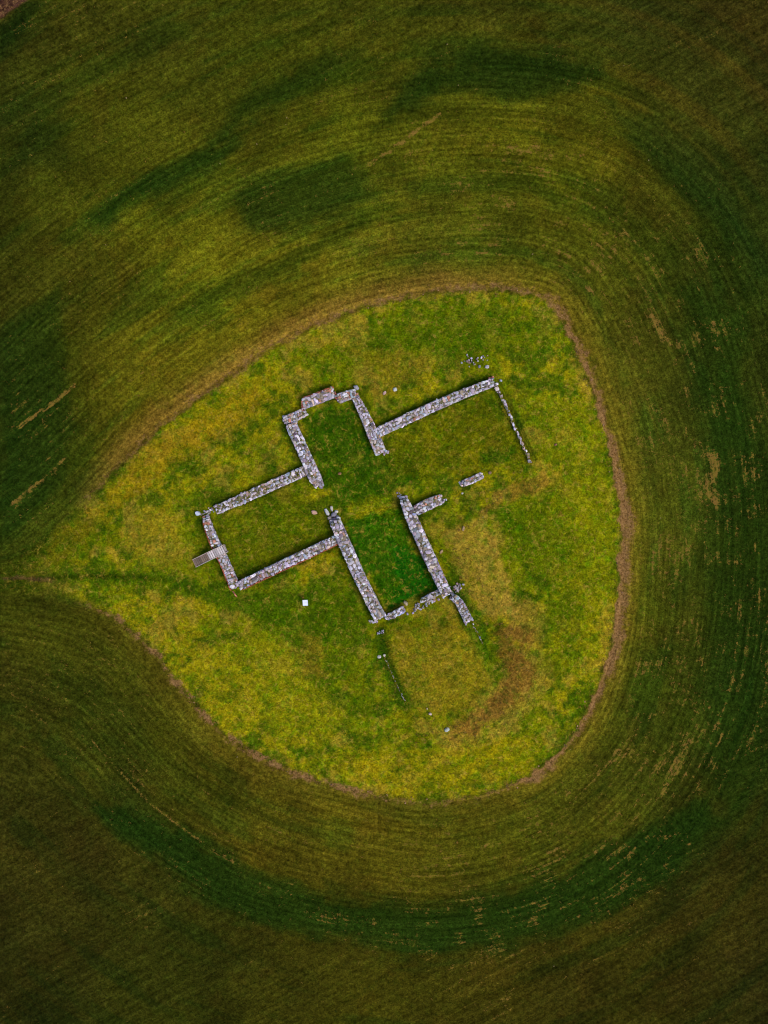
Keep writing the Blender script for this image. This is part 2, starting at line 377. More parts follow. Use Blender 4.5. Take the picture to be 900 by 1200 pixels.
def ground_material():
    m, t, b = mat('turf_and_crop'); g = G(t)
    base = g.attr('base').outputs['Color']; dry = g.attr('dry').outputs['Fac']; mo = g.attr('mound').outputs['Fac']; soil = g.attr('soil').outputs['Fac']
    out = g.attr('outer').outputs['Fac']; f1 = g.attr('flow').outputs['Vector']; f2 = g.attr('flow_outer').outputs['Vector']
    pos = g.n('ShaderNodeTexCoord').outputs['Object']
    def dual(mul, sc, de, ro):
        a = g.noise(g.vmul(f1, mul), sc, de, ro); c = g.noise(g.vmul(f2, mul), sc, de, ro)
        return g.math('ADD', g.math('MULTIPLY', a, g.math('SUBTRACT', 1.0, out)), g.math('MULTIPLY', c, out))
    st = dual((.17, 2.2, 1), 1.0, 3, .6)          # crop rows
    wob = dual((.12, .35, 1), 1.0, 2, .5); rmask = dual((.16, .42, 1), 1.3, 3, .6)
    sf1 = g.n('ShaderNodeSeparateXYZ'); g.l(f1, sf1.inputs[0]); sf2 = g.n('ShaderNodeSeparateXYZ'); g.l(f2, sf2.inputs[0])
    dd = g.math('ADD', g.math('MULTIPLY', sf1.outputs[1], g.math('SUBTRACT', 1.0, out)), g.math('MULTIPLY', sf2.outputs[1], out))
    rows = g.math('SINE', g.math('ADD', g.math('MULTIPLY', dd, 2 * math.pi / .56), g.math('MULTIPLY', wob, 9.0)))
    rows = g.math('MULTIPLY', rows, g.map(rmask, .42, .62, .0, .2))
    rows = g.math('ADD', 1.0, g.math('MULTIPLY', rows, g.math('SUBTRACT', 1.0, g.math('MULTIPLY', out, .55))))
    st2 = dual((.05, .55, 1), 1.0, 2, .5)         # tramlines and drill passes
    fine = g.noise(pos, 3.4, 4, .75); mid = g.noise(pos, 1.6, 4, .62); big = g.noise(pos, .35, 3, .6)
    grit = g.noise(pos, 6.5, 1, .5); spot = g.noise(pos, 2.0, 3, .6, .5)
    fld = g.math('SUBTRACT', 1.0, mo)
    # brightness factor of the field
    ff = g.math('MULTIPLY', g.math('MULTIPLY', g.map(st, .3, .7, .72, 1.28), g.math('MULTIPLY', rows, g.map(st2, .3, .7, .84, 1.16))), g.math('MULTIPLY', g.map(fine, .32, .68, .56, 1.48), g.map(mid, .3, .7, .62, 1.4)))
    fm = g.math('MULTIPLY', g.map(fine, .32, .68, .56, 1.46), g.map(mid, .3, .7, .66, 1.36))
    fac = g.math('ADD', g.math('MULTIPLY', ff, fld), g.math('MULTIPLY', fm, mo))
    fac = g.math('MULTIPLY', fac, g.map(grit, .3, .7, .74, 1.26))
    comb = g.n('ShaderNodeCombineColor'); 
    for i in range(3): g.l(fac, comb.inputs[i])
    col = g.mix(1.0, base, comb.outputs[0], 'MULTIPLY')
    # hue wander: straw towards green
    hue = g.noise(g.vmul(pos, (1, 1, 1)), 1.0, 5, .7, .4)
    col = g.mix(g.math('MULTIPLY', g.map(hue, .5, .62, 0, .6), g.math('ADD', .35, g.math('MULTIPLY', mo, .65))), col, g.mix(1.0, col, rgba_mul((.45, .92, .6)), 'MULTIPLY'))
    straw = g.noise(pos, 1.7, 5, .75, .8)
    col = g.mix(g.math('MULTIPLY', g.map(straw, .53, .66, 0, .7), mo), col, g.mix(g.map(fine, .4, .6, 0, 1), rgba((92, 74, 18)), rgba((156, 130, 50))))
    col = g.mix(g.math('MULTIPLY', g.map(spot, .6, .68, 0, .5), g.math('ADD', .25, g.math('MULTIPLY', mo, .75))), col, g.mix(1.0, col, rgba_mul((.35, .6, .4)), 'MULTIPLY'))
    # stubble flecks
    fl = g.noise(pos, 2.6, 4, .8); 
    key = g.math('ADD', g.math('MULTIPLY', st, .42), g.math('MULTIPLY', fl, .58))
    thr = g.map(dry, 0, 1, .64, .44)
    fk = g.math('MULTIPLY', g.map(g.math('SUBTRACT', key, thr), 0, .08, 0, .8), fld)
    tan = g.mix(g.map(mid, .35, .65, 0, 1), rgba((124, 92, 44)), rgba((116, 98, 34)))
    col = g.mix(fk, col, tan)
    sp = g.noise(pos, 4.5, 4, .8)
    so_ = g.mix(g.map(sp, .35, .68, 0, 1), rgba((70, 44, 22)), rgba((160, 122, 78)))
    sm_ = g.map(g.math('ADD', soil, g.math('MULTIPLY', g.math('SUBTRACT', g.noise(pos, 2.4, 4, .8), .5), 1.9)), .3, .75, 0, .8)
    col = g.mix(g.math('MULTIPLY', sm_, g.map(soil, 0, .15, 0, 1)), col, so_)
    g.l(col, b.inputs['Base Color'])
    bm = g.n('ShaderNodeBump'); bm.inputs['Strength'].default_value = .8; bm.inputs['Distance'].default_value = .12
    hh = g.math('ADD', g.math('MULTIPLY', fine, .8), g.math('ADD', g.math('MULTIPLY', st, g.math('MULTIPLY', fld, 1.2)), mid))
    g.l(hh, bm.inputs['Height']); g.l(bm.outputs[0], b.inputs['Normal'])
    return m
def rgba_mul(c): return (c[0], c[1], c[2], 1)
M_GROUND = ground_material()

def tint_material(name, bump=.5, bscale=18, spread=.22, rough=.9, spec=.2):
    m, t, b = mat(name); g = G(t)
    base = g.attr('tint').outputs['Color']; pos = g.n('ShaderNodeTexCoord').outputs['Object']
    n = g.noise(pos, bscale, 4, .7); n2 = g.noise(pos, bscale * .3, 3, .6)
    f = g.math('MULTIPLY', g.map(n, .3, .7, 1 - spread, 1 + spread), g.map(n2, .3, .7, 1 - spread * .5, 1 + spread * .5))
    c = g.n('ShaderNodeCombineColor')
    for i in range(3): g.l(f, c.inputs[i])
    g.l(g.mix(1.0, base, c.outputs[0], 'MULTIPLY'), b.inputs['Base Color'])
    b.inputs['Roughness'].default_value = rough; b.inputs['Specular IOR Level'].default_value = spec
    if bump:
        bm = g.n('ShaderNodeBump'); bm.inputs['Strength'].default_value = bump; bm.inputs['Distance'].default_value = .03
        g.l(n, bm.inputs['Height']); g.l(bm.outputs[0], b.inputs['Normal'])
    return m
M_STONE = tint_material('weathered_stone'); M_BRICK = tint_material('old_brick', spread=.25)
M_GRASS = tint_material('grass_blades', bump=0, bscale=3, spread=.2, spec=.05)
M_CORE = tint_material('earth_and_mortar', spread=.5)
M_WOOD = tint_material('weathered_planks', bump=.3, bscale=12, spread=.3)
M_PAINT = tint_material('white_enamel', bump=0, bscale=4, spread=.04, rough=.45, spec=.4)

# ------------------------------------------------------------------ mesh building
def mesh_obj(name, V, Fq, material, parent=None, tint=None, smooth_=False):
    me = bpy.data.meshes.new(name)
    V = np.asarray(V, np.float32); Fq = np.asarray(Fq, np.int32); k = Fq.shape[1]
    me.vertices.add(len(V)); me.vertices.foreach_set('co', V.ravel())
    me.loops.add(Fq.size); me.loops.foreach_set('vertex_index', Fq.ravel())
    me.polygons.add(len(Fq)); me.polygons.foreach_set('loop_start', np.arange(0, Fq.size, k, dtype=np.int32))
    me.polygons.foreach_set('loop_total', np.full(len(Fq), k, np.int32))
    me.polygons.foreach_set('use_smooth', np.full(len(Fq), smooth_, bool))
    me.update(calc_edges=True); me.validate()
    if tint is not None:
        a = me.attributes.new('tint', 'FLOAT_COLOR', 'POINT'); T = np.ones((len(V), 4), np.float32); T[:, :3] = tint
        a.data.foreach_set('color', T.ravel())
    me.materials.append(material)
    o = bpy.data.objects.new(name, me); COL.objects.link(o)
    if parent: o.parent = parent
    return o
def tag(o, label=None, cat=None, group=None, kind=None):
    if label: o['label'] = label
    if cat: o['category'] = cat
    if group: o['group'] = group
    if kind: o['kind'] = kind
    return o
def empty(name, loc, rz=0):
    o = bpy.data.objects.new(name, None); COL.objects.link(o); o.location = loc; o.rotation_euler = (0, 0, rz); o.empty_display_size = .3; return o

# ---- ground pieces: one continuous surface cut by what each part of it is
NY, NX = GX.shape
idx = np.arange(NX * NY).reshape(NY, NX)
quads = np.stack([idx[:-1, :-1], idx[:-1, 1:], idx[1:, 1:], idx[1:, :-1]], -1).reshape(-1, 4)
def fc(a): return ((a[:-1, :-1] + a[:-1, 1:] + a[1:, 1:] + a[1:, :-1]) / 4).ravel()
fD, fP, fT, fX, fY = fc(DD), fc(PD), fc(CT), fc(PX), fc(PY)
nzf = fc((fbm(PX, PY, 0.09, 3, 130) - .5) * 9)
is_path = (fP < 4.0) & (fX < 66) & (fX > -28)
is_track = (fT < 0) & (fT > -66) & (fX > -28) & (fY > -28)
is_mound = (fD + nzf * .4 > 0) & ~is_path
wid = 10 + 7 * smooth(560, 660, fX) * smooth(480, 620, fY) * (1 - smooth(760, 860, fY))
is_margin = (~is_mound) & (~is_path) & (-fD + nzf < wid) & (fX > 90) & (fX < 800)
is_field = ~(is_path | is_track | is_mound | is_margin)
flow = np.zeros((NY, NX, 3), np.float32); flow[..., 0] = samp(s_flow, PX, PY) / PPM; flow[..., 1] = samp(d_flow, PX, PY) / PPM
ca, sa = math.cos(math.radians(29)), math.sin(math.radians(29))
flo = np.zeros((NY, NX, 3), np.float32); flo[..., 0] = GX * ca + GY * sa; flo[..., 1] = -GX * sa + GY * ca; flo[..., 2] = 7
allV = np.stack([GX, GY, GZ], -1).reshape(-1, 3)
linC = lin(C).reshape(-1, 3)
def ground_piece(name, mask, label):
    q = quads[mask]; u, inv = np.unique(q, return_inverse=True); q = inv.reshape(-1, 4)
    o = mesh_obj(name, allV[u], q, M_GROUND, smooth_=True); me = o.data
    a = me.attributes.new('base', 'FLOAT_COLOR', 'POINT'); T = np.ones((len(u), 4), np.float32); T[:, :3] = linC[u]; a.data.foreach_set('color', T.ravel())
    for nm, arr in (('dry', dry), ('mound', mound), ('soil', soil), ('outer', outer)):
        a = me.attributes.new(nm, 'FLOAT', 'POINT'); a.data.foreach_set('value', arr.ravel()[u].astype(np.float32))
    for nm, arr in (('flow', flow), ('flow_outer', flo)):
        a = me.attributes.new(nm, 'FLOAT_VECTOR', 'POINT'); a.data.foreach_set('vector', arr.reshape(-1, 3)[u].ravel())
    return tag(o, label, name.replace('_', ' '), kind='structure')
ground_piece('field', is_field, 'dark green crop field with curved drill rows all round the mound')
ground_piece('mound', is_mound, 'drop-shaped yellow green grass mound carrying the ruin')
ground_piece('soil_margin', is_margin & ~is_track, 'narrow brown ploughed margin round the edge of the grass mound')
ground_piece('footpath', is_path & ~is_track, 'short worn brown footpath reaching the tip of the mound')
ground_piece('dirt_track', is_track & ~is_path, 'strip of bare brown track across the corner of the field')

# ---- grass: splayed blades as real geometry
def blades(name, P, colr, length, width, nb, lift, label, direction=None):
    """P (n,3) tuft roots; nb blades each; one triangle per blade"""
    n = len(P); R = np.random.default_rng(len(P))
    P = np.repeat(P, nb, 0); c = np.repeat(colr, nb, 0) * (0.72 + .56 * R.random((n * nb, 1)))
    a = R.random(n * nb) * 2 * math.pi
    L = np.repeat(length, nb) * (.5 + R.random(n * nb)); up = L * (lift + .5 * R.random(n * nb))
    off = (R.random((n * nb, 2)) - .5) * .1
    dx, dy = np.cos(a), np.sin(a); w = width * (.6 + .8 * R.random(n * nb))
    bx, by, bz = P[:, 0] + off[:, 0], P[:, 1] + off[:, 1], P[:, 2] - .02
    v0 = np.stack([bx - dy * w / 2, by + dx * w / 2, bz], 1); v1 = np.stack([bx + dy * w / 2, by - dx * w / 2, bz], 1)
    v2 = np.stack([bx + dx * L, by + dy * L, bz + up], 1)
    V = np.stack([v0, v1, v2], 1).reshape(-1, 3); F = np.arange(len(V)).reshape(-1, 3)
    T = np.repeat(np.clip(c, 0, 1), 3, 0)
    o = mesh_obj(name, V, F, M_GRASS, tint=T)
    return tag(o, label, 'grass', kind='stuff')
def colour_at(X, Y):
    u = (X - 450) / PPM; v = (600 - Y) / PPM
    i = np.clip(np.searchsorted(gx, u), 0, NX - 1); j = np.clip(np.searchsorted(gy, v), 0, NY - 1)
    return linC.reshape(NY, NX, 3)[j, i], GZ[j, i], DD[j, i], dry[j, i], soil[j, i], mound[j, i]

# everything the walls occupy, filled in below: (pts px, widths px)
WALL_STRIPS = []

def finish_grass():
    R = np.random.default_rng(5)
    n = 60000
    X = R.uniform(0, 760, n); Y = R.uniform(330, 950, n)
    c, z, d, dr, so_, mo = colour_at(X, Y)
    k = (d > 0) & (R.random(n) < .25 + .9 * smooth(.35, .65, fbm(X, Y, .06, 3, 610)))
    for pts, wd in WALL_STRIPS:
        k &= line_dist(X, Y, pts) > wd / 2 + .6
    X, Y, c, z = X[k], Y[k], c[k], z[k]
    m = len(X); rr = R.random((m, 1))
    c = np.where(rr < .25, c * np.array([.55, .85, .6]), np.where(rr > .93, c * np.array([1.5, 1.25, 1.2]), c * 1.08))
    blades('grass', np.stack([(X - 450) / PPM, (600 - Y) / PPM, z], 1), c, R.uniform(.08, .22, m), .045, 5, .45, 'rough yellow green grass tufts growing over the mound and inside the ruin')
    # longer, darker grass against the foot of every wall
    PXs, PYs = [], []
    for pts, wd in WALL_STRIPS:
        if wd < 4: continue
        q = np.array(pts); sg = np.diff(q, axis=0); ln = np.hypot(*sg.T); tot = ln.sum(); m = int(tot * 9)
        t = R.uniform(0, tot, m); k = np.clip(np.searchsorted(np.cumsum(ln), t), 0, len(ln) - 1); f = R.random(m)[:, None]
        p = q[k] + sg[k] * f; nn = np.stack([-sg[k][:, 1], sg[k][:, 0]], 1) / ln[k][:, None]
        p = p + nn * (R.choice([-1, 1], m) * (wd / 2 + .3 + np.abs(R.normal(0, 1.3, m))))[:, None]
        PXs.append(p[:, 0]); PYs.append(p[:, 1])
    X = np.concatenate(PXs); Y = np.concatenate(PYs); k = np.ones(len(X), bool)
    for pts, wd in WALL_STRIPS: k &= line_dist(X, Y, pts) > wd / 2 - .2
    k &= R.random(len(X)) < smooth(.35, .6, fbm(X, Y, .09, 2, 640))
    X, Y = X[k], Y[k]; c, z, *_ = colour_at(X, Y); m = len(X)
    c = c * np.array([.85, 1.0, .8]) * R.uniform(.8, 1.3, (m, 1))
    blades('long_grass', np.stack([(X - 450) / PPM, (600 - Y) / PPM, z], 1), c, R.uniform(.14, .3, m), .05, 6, .7, 'longer dark green grass grown up against the foot of the walls')
    n = 90000
    X = R.uniform(-60, 960, n); Y = R.uniform(-60, 1260, n)
    c, z, d, dr, so_, mo = colour_at(X, Y)
    fl = flow[..., 1]; i = np.clip(np.searchsorted(gx, (X - 450) / PPM), 0, NX - 1); j = np.clip(np.searchsorted(gy, (600 - Y) / PPM), 0, NY - 1)
    oo = outer[j, i]; row = np.where(oo > .5, flo[j, i, 1], flow[j, i, 1])
    k = (d < -6) & (so_ < .4) & (np.abs((row / .5) % 1 - .5) < .2)
    X, Y, c, z, dr = X[k], Y[k], c[k], z[k], dr[k]; m = len(X); rr = R.random((m, 1))
    c = np.where(rr < .3, c * np.array([.6, 1.0, .8]), c * 1.15)
    c = np.where((R.random(m) < .004 + .25 * dr)[:, None], lin((122, 98, 42)), c)
    blades('crop', np.stack([(X - 450) / PPM, (600 - Y) / PPM, z], 1), c, R.uniform(.07, .16, m), .04, 4, .5, 'low dark green crop shoots standing in drill rows over the field')
    # dry bent stalks at the mound edge and on the earth banks
    n = 9000
    X = R.uniform(60, 760, n); Y = R.uniform(330, 960, n)
    c, z, d, dr, so_, mo = colour_at(X, Y)
    cr = line_dist(X, Y, CRESCENT)
    k = ((np.abs(d + 1) < 3.5) & (R.random(n) < .8) & (X > 100)) | ((cr < 22) & (R.random(n) < .35 * np.exp(-(cr / 12) ** 2) + .05))
    for pts, wd in WALL_STRIPS: k &= line_dist(X, Y, pts) > wd / 2 + .6
    X, Y, z = X[k], Y[k], z[k]; m = len(X)
    c = lin((124, 98, 46)) * R.uniform(.4, 1.1, (m, 1))
    blades('dead_grass', np.stack([(X - 450) / PPM, (600 - Y) / PPM, z], 1), c, R.uniform(.12, .28, m), .05, 6, .35, 'straw brown dead grass on the earth bank and along the mound edge')

# ---- rocks
def cube_rock(n, seed, p=3.2, jit=.11):
    """unit rock from a cube with n x n faces a side, rounded and knocked about"""
    R = np.random.default_rng(seed); vs = {}; V = []; F = []
    def vid(a):
        k = tuple(np.round(a, 5))
        if k not in vs: vs[k] = len(V); V.append(a)
        return vs[k]
    for ax in range(3):
        for sg in (-1, 1):
            for i in range(n):
                for j in range(n):
                    q = []
                    for (u, v) in ((i, j), (i + 1, j), (i + 1, j + 1), (i, j + 1)):
                        a = np.zeros(3); a[ax] = sg; a[(ax + 1) % 3] = -1 + 2 * u / n; a[(ax + 2) % 3] = -1 + 2 * v / n
                        q.append(vid(a))
                    F.append(q if sg > 0 else q[::-1])
    V = np.array(V); V = V / (np.sum(np.abs(V) ** p, 1) ** (1 / p))[:, None]
    V = V * (1 + R.normal(0, jit, (len(V), 1))) 
    sh = np.array([1, 1, 1.0]); V[:, 0] += V[:, 1] * R.normal(0, .18); V[:, 1] += V[:, 0] * R.normal(0, .12)
    # planar cuts make facets
    for _ in range(4):
        nn = R.normal(0, 1, 3); nn[2] = abs(nn[2]) * .6; nn /= np.linalg.norm(nn); t = R.uniform(.72, .95)
        dd = V @ nn; o = dd > t; V[o] -= np.outer(dd[o] - t, nn)
    return V * .5, np.array(F)
ROCKS = [cube_rock(2, 100 + i) for i in range(24)]
BIGROCKS = [cube_rock(4, 200 + i, 2.9, .05) for i in range(16)]
BRICKS = [cube_rock(2, 300 + i, 7, .03) for i in range(6)]
STONE_PAL = [((160,153,164),7),((182,176,188),8),((202,197,208),4.5),((136,128,138),5),((108,100,110),2.6),((170,152,144),3),((140,118,104),1.8),((190,166,152),1.2),((78,70,74),1.3),((132,142,168),1.4),((160,124,92),.6),((218,216,222),1)]
_pw = np.array([w for _, w in STONE_PAL], float); _pw /= _pw.sum()
def stone_col(R, light=1.0):
    c = (np.array(STONE_PAL[R.choice(len(STONE_PAL), p=_pw)][0], float) * .78 + np.array((172, 164, 174)) * .22) * light * R.uniform(.9, 1.08) + R.normal(0, 4, 3)
    return np.clip(c, 20, 240)
class Pile:
    def __init__(s): s.V = []; s.F = []; s.T = []; s.n = 0
    def add(s, proto, loc, size, rot, colr, tilt=(0, 0)):
        V, F = proto; V = V * np.array(size)
        c, q = math.cos(tilt[0]), math.sin(tilt[0]); V = V @ np.array([[1, 0, 0], [0, c, q], [0, -q, c]])
        c, q = math.cos(tilt[1]), math.sin(tilt[1]); V = V @ np.array([[c, 0, -q], [0, 1, 0], [q, 0, c]])
        c, q = math.cos(rot), math.sin(rot); V = V @ np.array([[c, q, 0], [-q, c, 0], [0, 0, 1]])
        s.V.append(V + np.array(loc)); s.F.append(F + s.n); s.T.append(np.repeat(lin(colr)[None], len(V), 0)); s.n += len(V)
    def build(s, name, m, parent=None):
        if not s.V: return None
        return mesh_obj(name, np.vstack(s.V), np.vstack(s.F), m, parent, np.vstack(s.T))

GREY = 'ruined church walls'
def wall(label, pts, w, h=.75, brick=(), seed=1, light=1.0, ragged=.05, gaps=0.0, rough_end=(0, 0), size=.27, weeds=.06, warm=0, name='ruined_wall', parts_h=None):
    """pts: photo px of the centre line of the wall's TOP; w: px widths at the points; brick: sides (+1 left / -1 right of travel) with a brick face"""
    R = np.random.default_rng(seed * 13 + 5)
    P = catmull(pts, 6) if len(pts) > 2 else np.array([np.array(pts[0], float) + (np.array(pts[1], float) - np.array(pts[0], float)) * t for t in np.linspace(0, 1, 9)])
    Wp = np.interp(np.linspace(0, 1, len(P)), np.linspace(0, 1, len(w)), w)
    WALL_STRIPS.append(([tuple(p) for p in P], float(max(w))))
    G0 = [at(*p) for p in P]; zt = np.array([g[2] for g in G0]) + h
    W3 = np.array([px(p[0], p[1], z) for p, z in zip(P, zt)])
    zg = np.array([g[2] for g in G0])
    seg = np.hypot(*np.diff(W3, axis=0).T); cum = np.concatenate([[0], np.cumsum(seg)]); L = cum[-1]
    org = (W3[0][0], W3[0][1], zg[0])
    root = empty(name, org); tag(root, label, 'wall', GREY)
    O = np.array(org)
    def frame(t):
        x = np.interp(t, cum, W3[:, 0]); y = np.interp(t, cum, W3[:, 1]); e = .05
        x2 = np.interp(min(t + e, L), cum, W3[:, 0]) - np.interp(max(t - e, 0), cum, W3[:, 0]); y2 = np.interp(min(t + e, L), cum, W3[:, 1]) - np.interp(max(t - e, 0), cum, W3[:, 1])
        q = math.hypot(x2, y2) or 1; x2 /= q; y2 /= q
        return np.array([x, y]), np.array([x2, y2]), np.array([-y2, x2]), np.interp(t, cum, Wp) / PPM, np.interp(t, cum, zg), np.interp(t, cum, zt)
    def topz(t, g, z):
        k = 1.0
        if rough_end[0]: k *= .35 + .65 * float(smooth(0, rough_end[0], np.array(t)))
        if rough_end[1]: k *= .35 + .65 * float(smooth(0, rough_end[1], np.array(L - t)))
        return g + (z - g) * k * (.93 + .14 * float(vnoise(np.array(t * 1.3), np.array(seed * 3.1), 900)))
    # core
    n = max(6, int(L / .18)); V = []; Tt = []
    for i in range(n + 1):
        t = L * i / n; c, dr, nr, ww, g, z = frame(t); z = topz(t, g, z) - .045
        a = (ww / 2 - .05) * (1 + (R.random() - .5) * .12); b_ = (ww / 2 - .05) * (1 + (R.random() - .5) * .12)
        for off, zz in ((-a - .03, g - .35), (-a, z - .04), (-a * .4, z), (b_ * .4, z), (b_, z - .04), (b_ + .03, g - .35)):
            p = c + nr * off; V.append((p[0], p[1], zz + (R.random() - .5) * .03)); Tt.append(lin(np.array((128, 116, 104)) * R.uniform(.75, 1.15)) if R.random() > .2 else lin((84, 80, 30)))
    Fq = []
    for i in range(n):
        for j in range(5): a = i * 6 + j; Fq.append((a, a + 1, a + 7, a + 6)[::-1])
    Fq.append((0, 1, 4, 5)[::-1]); Fq.append((1, 2, 3, 4)[::-1]); e = n * 6; Fq.append((e, e + 1, e + 4, e + 5)); Fq.append((e + 1, e + 2, e + 3, e + 4))
    mesh_obj('mortar_core', np.array(V) - O, Fq, M_CORE, root, np.array(Tt))
    # capping stones
    top = Pile(); t = size * .3
    while t < L - size * .2:
        c, dr, nr, ww, g, z = frame(t); st = size * R.uniform(.72, 1.3)
        rows = max(1, int(round(ww / size))); cell = ww / rows; big = R.random() < .10
        j = 0
        while j < rows:
            if R.random() < gaps: j += 1; continue
            span = 2 if (rows - j > 1 and R.random() < .2) else 1
            o = -ww / 2 + (j + span / 2) * cell + R.normal(0, cell * .12)
            edge = (j == 0 or j + span >= rows)
            if edge: o += math.copysign(ragged * R.random(), o)
            tt = t + R.normal(0, size * .22); p = c + dr * (tt - t) + nr * o
            sx = st * R.uniform(.95, 1.35) * (1.45 if big else 1); sy = cell * span * R.uniform(1.0, 1.25); sz = R.uniform(.16, .26)
            zz = topz(min(max(tt, 0), L), g, z) - sz * .32 + R.normal(0, .022) - (.05 if edge and R.random() < .4 else 0)
            cc = stone_col(R, light)
            if warm and R.random() < warm: cc = np.array((170, 118, 98)) * R.uniform(.75, 1.15)
            top.add(ROCKS[R.integers(24)], (p[0] - O[0], p[1] - O[1], zz - O[2]), (sx, sy, sz), math.atan2(dr[1], dr[0]) + R.normal(0, .22), cc, (R.normal(0, .09), R.normal(0, .09)))
            j += span
        # small chinking stones
        for _ in range(2):
            if R.random() < .7:
                o = R.uniform(-.5, .5) * ww; p = c + nr * o + dr * R.normal(0, .1); s = R.uniform(.06, .13)
                top.add(ROCKS[R.integers(24)], (p[0] - O[0], p[1] - O[1], topz(t, g, z) - .01 - O[2]), (s * 1.3, s, s), R.uniform(0, 6), stone_col(R, light), (R.normal(0, .3), 0))
        t += st * .92
    top.build('capping_stones', M_STONE, root)
    # face courses on both sides and the ends
    face = Pile(); brk = Pile()
    for sd_ in ((1, -1) if max(w) > 3 and min(w) > 3 else ()):
        use_b = sd_ in brick
        nc = max(1, int(h / (.09 if use_b else .21)) + 1)
        for k in range(nc):
            ch = h / nc; t = R.uniform(0, .1)
            while t < L:
                c, dr, nr, ww, g, z = frame(t); tz = topz(t, g, z)
                ln = R.uniform(.22, .28) if use_b else R.uniform(.2, .42)
                zz = g + ch * (k + .5)
                if zz < tz - .02:
                    p = c + nr * sd_ * (ww / 2 - (.03 if not use_b else -.045) + R.normal(0, .012)) + dr * ln / 2
                    if use_b: brk.add(BRICKS[R.integers(6)], (p[0] - O[0], p[1] - O[1], zz - O[2]), (ln, .13, ch * .9), math.atan2(dr[1], dr[0]) + R.normal(0, .03), np.array((150, 84, 58)) * R.uniform(.6, 1.15))
                    else: face.add(ROCKS[R.integers(24)], (p[0] - O[0], p[1] - O[1], zz - O[2]), (ln * 1.1, .2, ch * 1.12), math.atan2(dr[1], dr[0]) + R.normal(0, .05), stone_col(R, light * .95))
                t += ln * 1.02
    for t, sg in ((0, -1), (L, 1)):
        c, dr, nr, ww, g, z = frame(t)
        for k in range(max(1, int(h / .22))):
            o = -ww / 2 + .1
            while o < ww / 2 - .05:
                s = R.uniform(.2, .32); zz = g + .22 * (k + .5)
                if zz < topz(t, g, z): 
                    p = c + nr * (o + s * .3) + dr * sg * R.uniform(-.06, .04); face.add(ROCKS[R.integers(24)], (p[0] - O[0], p[1] - O[1], zz - O[2]), (s, s, .24), R.uniform(0, 6), stone_col(R, light))
                o += s
    face.build('facing_stones', M_STONE, root)
    if brick: brk.build('brick_face', M_BRICK, root)
    if weeds:
        nn = int(L * 26 * weeds * 4); Vt = []; Tn = []
        for _ in range(nn):
            t = R.uniform(0, L); c, dr, nr, ww, g, z = frame(t); o = R.uniform(-.5, .5) * ww; p = c + nr * o; zz = topz(t, g, z) - .02
            cl = lin(np.array((92, 92, 14)) * R.uniform(.6, 1.3))
            for b_ in range(7):
                a = R.uniform(0, 6.28); l = R.uniform(.06, .16); x, y = p - O[:2]
                Vt += [(x - math.sin(a) * .02, y + math.cos(a) * .02, zz - O[2]), (x + math.sin(a) * .02, y - math.cos(a) * .02, zz - O[2]), (x + math.cos(a) * l, y + math.sin(a) * l, zz - O[2] + l * .7)]; Tn += [cl] * 3
        if Vt: mesh_obj('weeds', np.array(Vt), np.arange(len(Vt)).reshape(-1, 3), M_GRASS, root, np.array(Tn))
    return root

# ------------------------------------------------------------------ the ruin
wall('stone wall stub with a short hook at the shoulder of the square chancel, left end', [(333, 492.5), (346, 487.5), (357, 482.5)], [9, 9, 8], .6, seed=1, warm=.15)
wall('longest outer piece of the chancel end wall, purple grey stones with pink brick corners', [(356, 472), (373, 466), (390, 459.5)], [11, 11, 11], .7, seed=2, warm=.12, brick=(1,))
wall('short thick chancel end wall piece just right of the pink brick notch', [(396, 466.5), (416, 460.5)], [10, 9], .65, seed=3, warm=.15)
wall('chancel side wall running down from the shoulder stub towards the crossing', [(340.5, 497), (351, 520), (360, 540), (368, 558), (373, 568)], [12, 12, 12.5, 13.5, 9], .75, seed=4, rough_end=(0, 1.2))
wall('chancel side wall that the long right arm wall butts against', [(415, 463), (425, 482), (436, 506), (446, 530)], [7, 9.5, 12, 12.5], .75, seed=5, rough_end=(.4, .6))
wall('mossy wall between the chancel and the pale corner block, loose stones and weeds on top', [(253, 597.5), (305, 575), (357, 551.5)], [9, 10.5, 10], .55, seed=6, gaps=.18, weeds=.22, ragged=.12, size=.25, light=1.05)
wall('gable wall of the left arm, crossed by the wooden steps, brick along its outer edge', [(239.5, 604), (246, 624), (252, 638), (262, 658), (269, 674), (274.5, 688)], [7, 8, 9.5, 9, 10, 10], .75, brick=(-1,), seed=7, rough_end=(.6, 0), warm=.12)
wall('long straight wall with a red brick lower edge from the left gable to the centre', [(281, 686.5), (335, 660.5), (394, 632.5)], [9.5, 10.5, 10], .75, brick=(-1,), seed=8, warm=.04)
wall('tall flat-topped wall with a fan of loose blocks at its upper end', [(391, 608), (405, 640), (423, 680), (445, 724)], [12, 12.5, 12, 13], 1.0, seed=9, rough_end=(.4, 0), size=.3, light=1.0)
wall('long tall wall beside the dark green hollow, with a spur near its upper end', [(472.5, 583), (482, 606), (501, 648), (524, 697)], [8, 12, 12.5, 11], 1.05, seed=10, size=.3, rough_end=(.5, 0))
wall('short broad spur wall sticking out to the right near the crossing', [(487, 598.5), (502, 591), (518, 584)], [11, 12, 9], .6, seed=11, warm=.12, rough_end=(0, .6))
wall('short pale wall piece at the foot of the tall flat-topped wall', [(453, 724.5), (463, 719.5), (473, 714.5)], [5, 6.5, 6], .45, seed=12, light=1.06, rough_end=(0, .3))
wall('broken sill wall closing the lower end of the dark green hollow', [(494, 704.5), (505, 698.5), (517, 693)], [4, 5, 5], .45, seed=13, gaps=.22, weeds=.14)
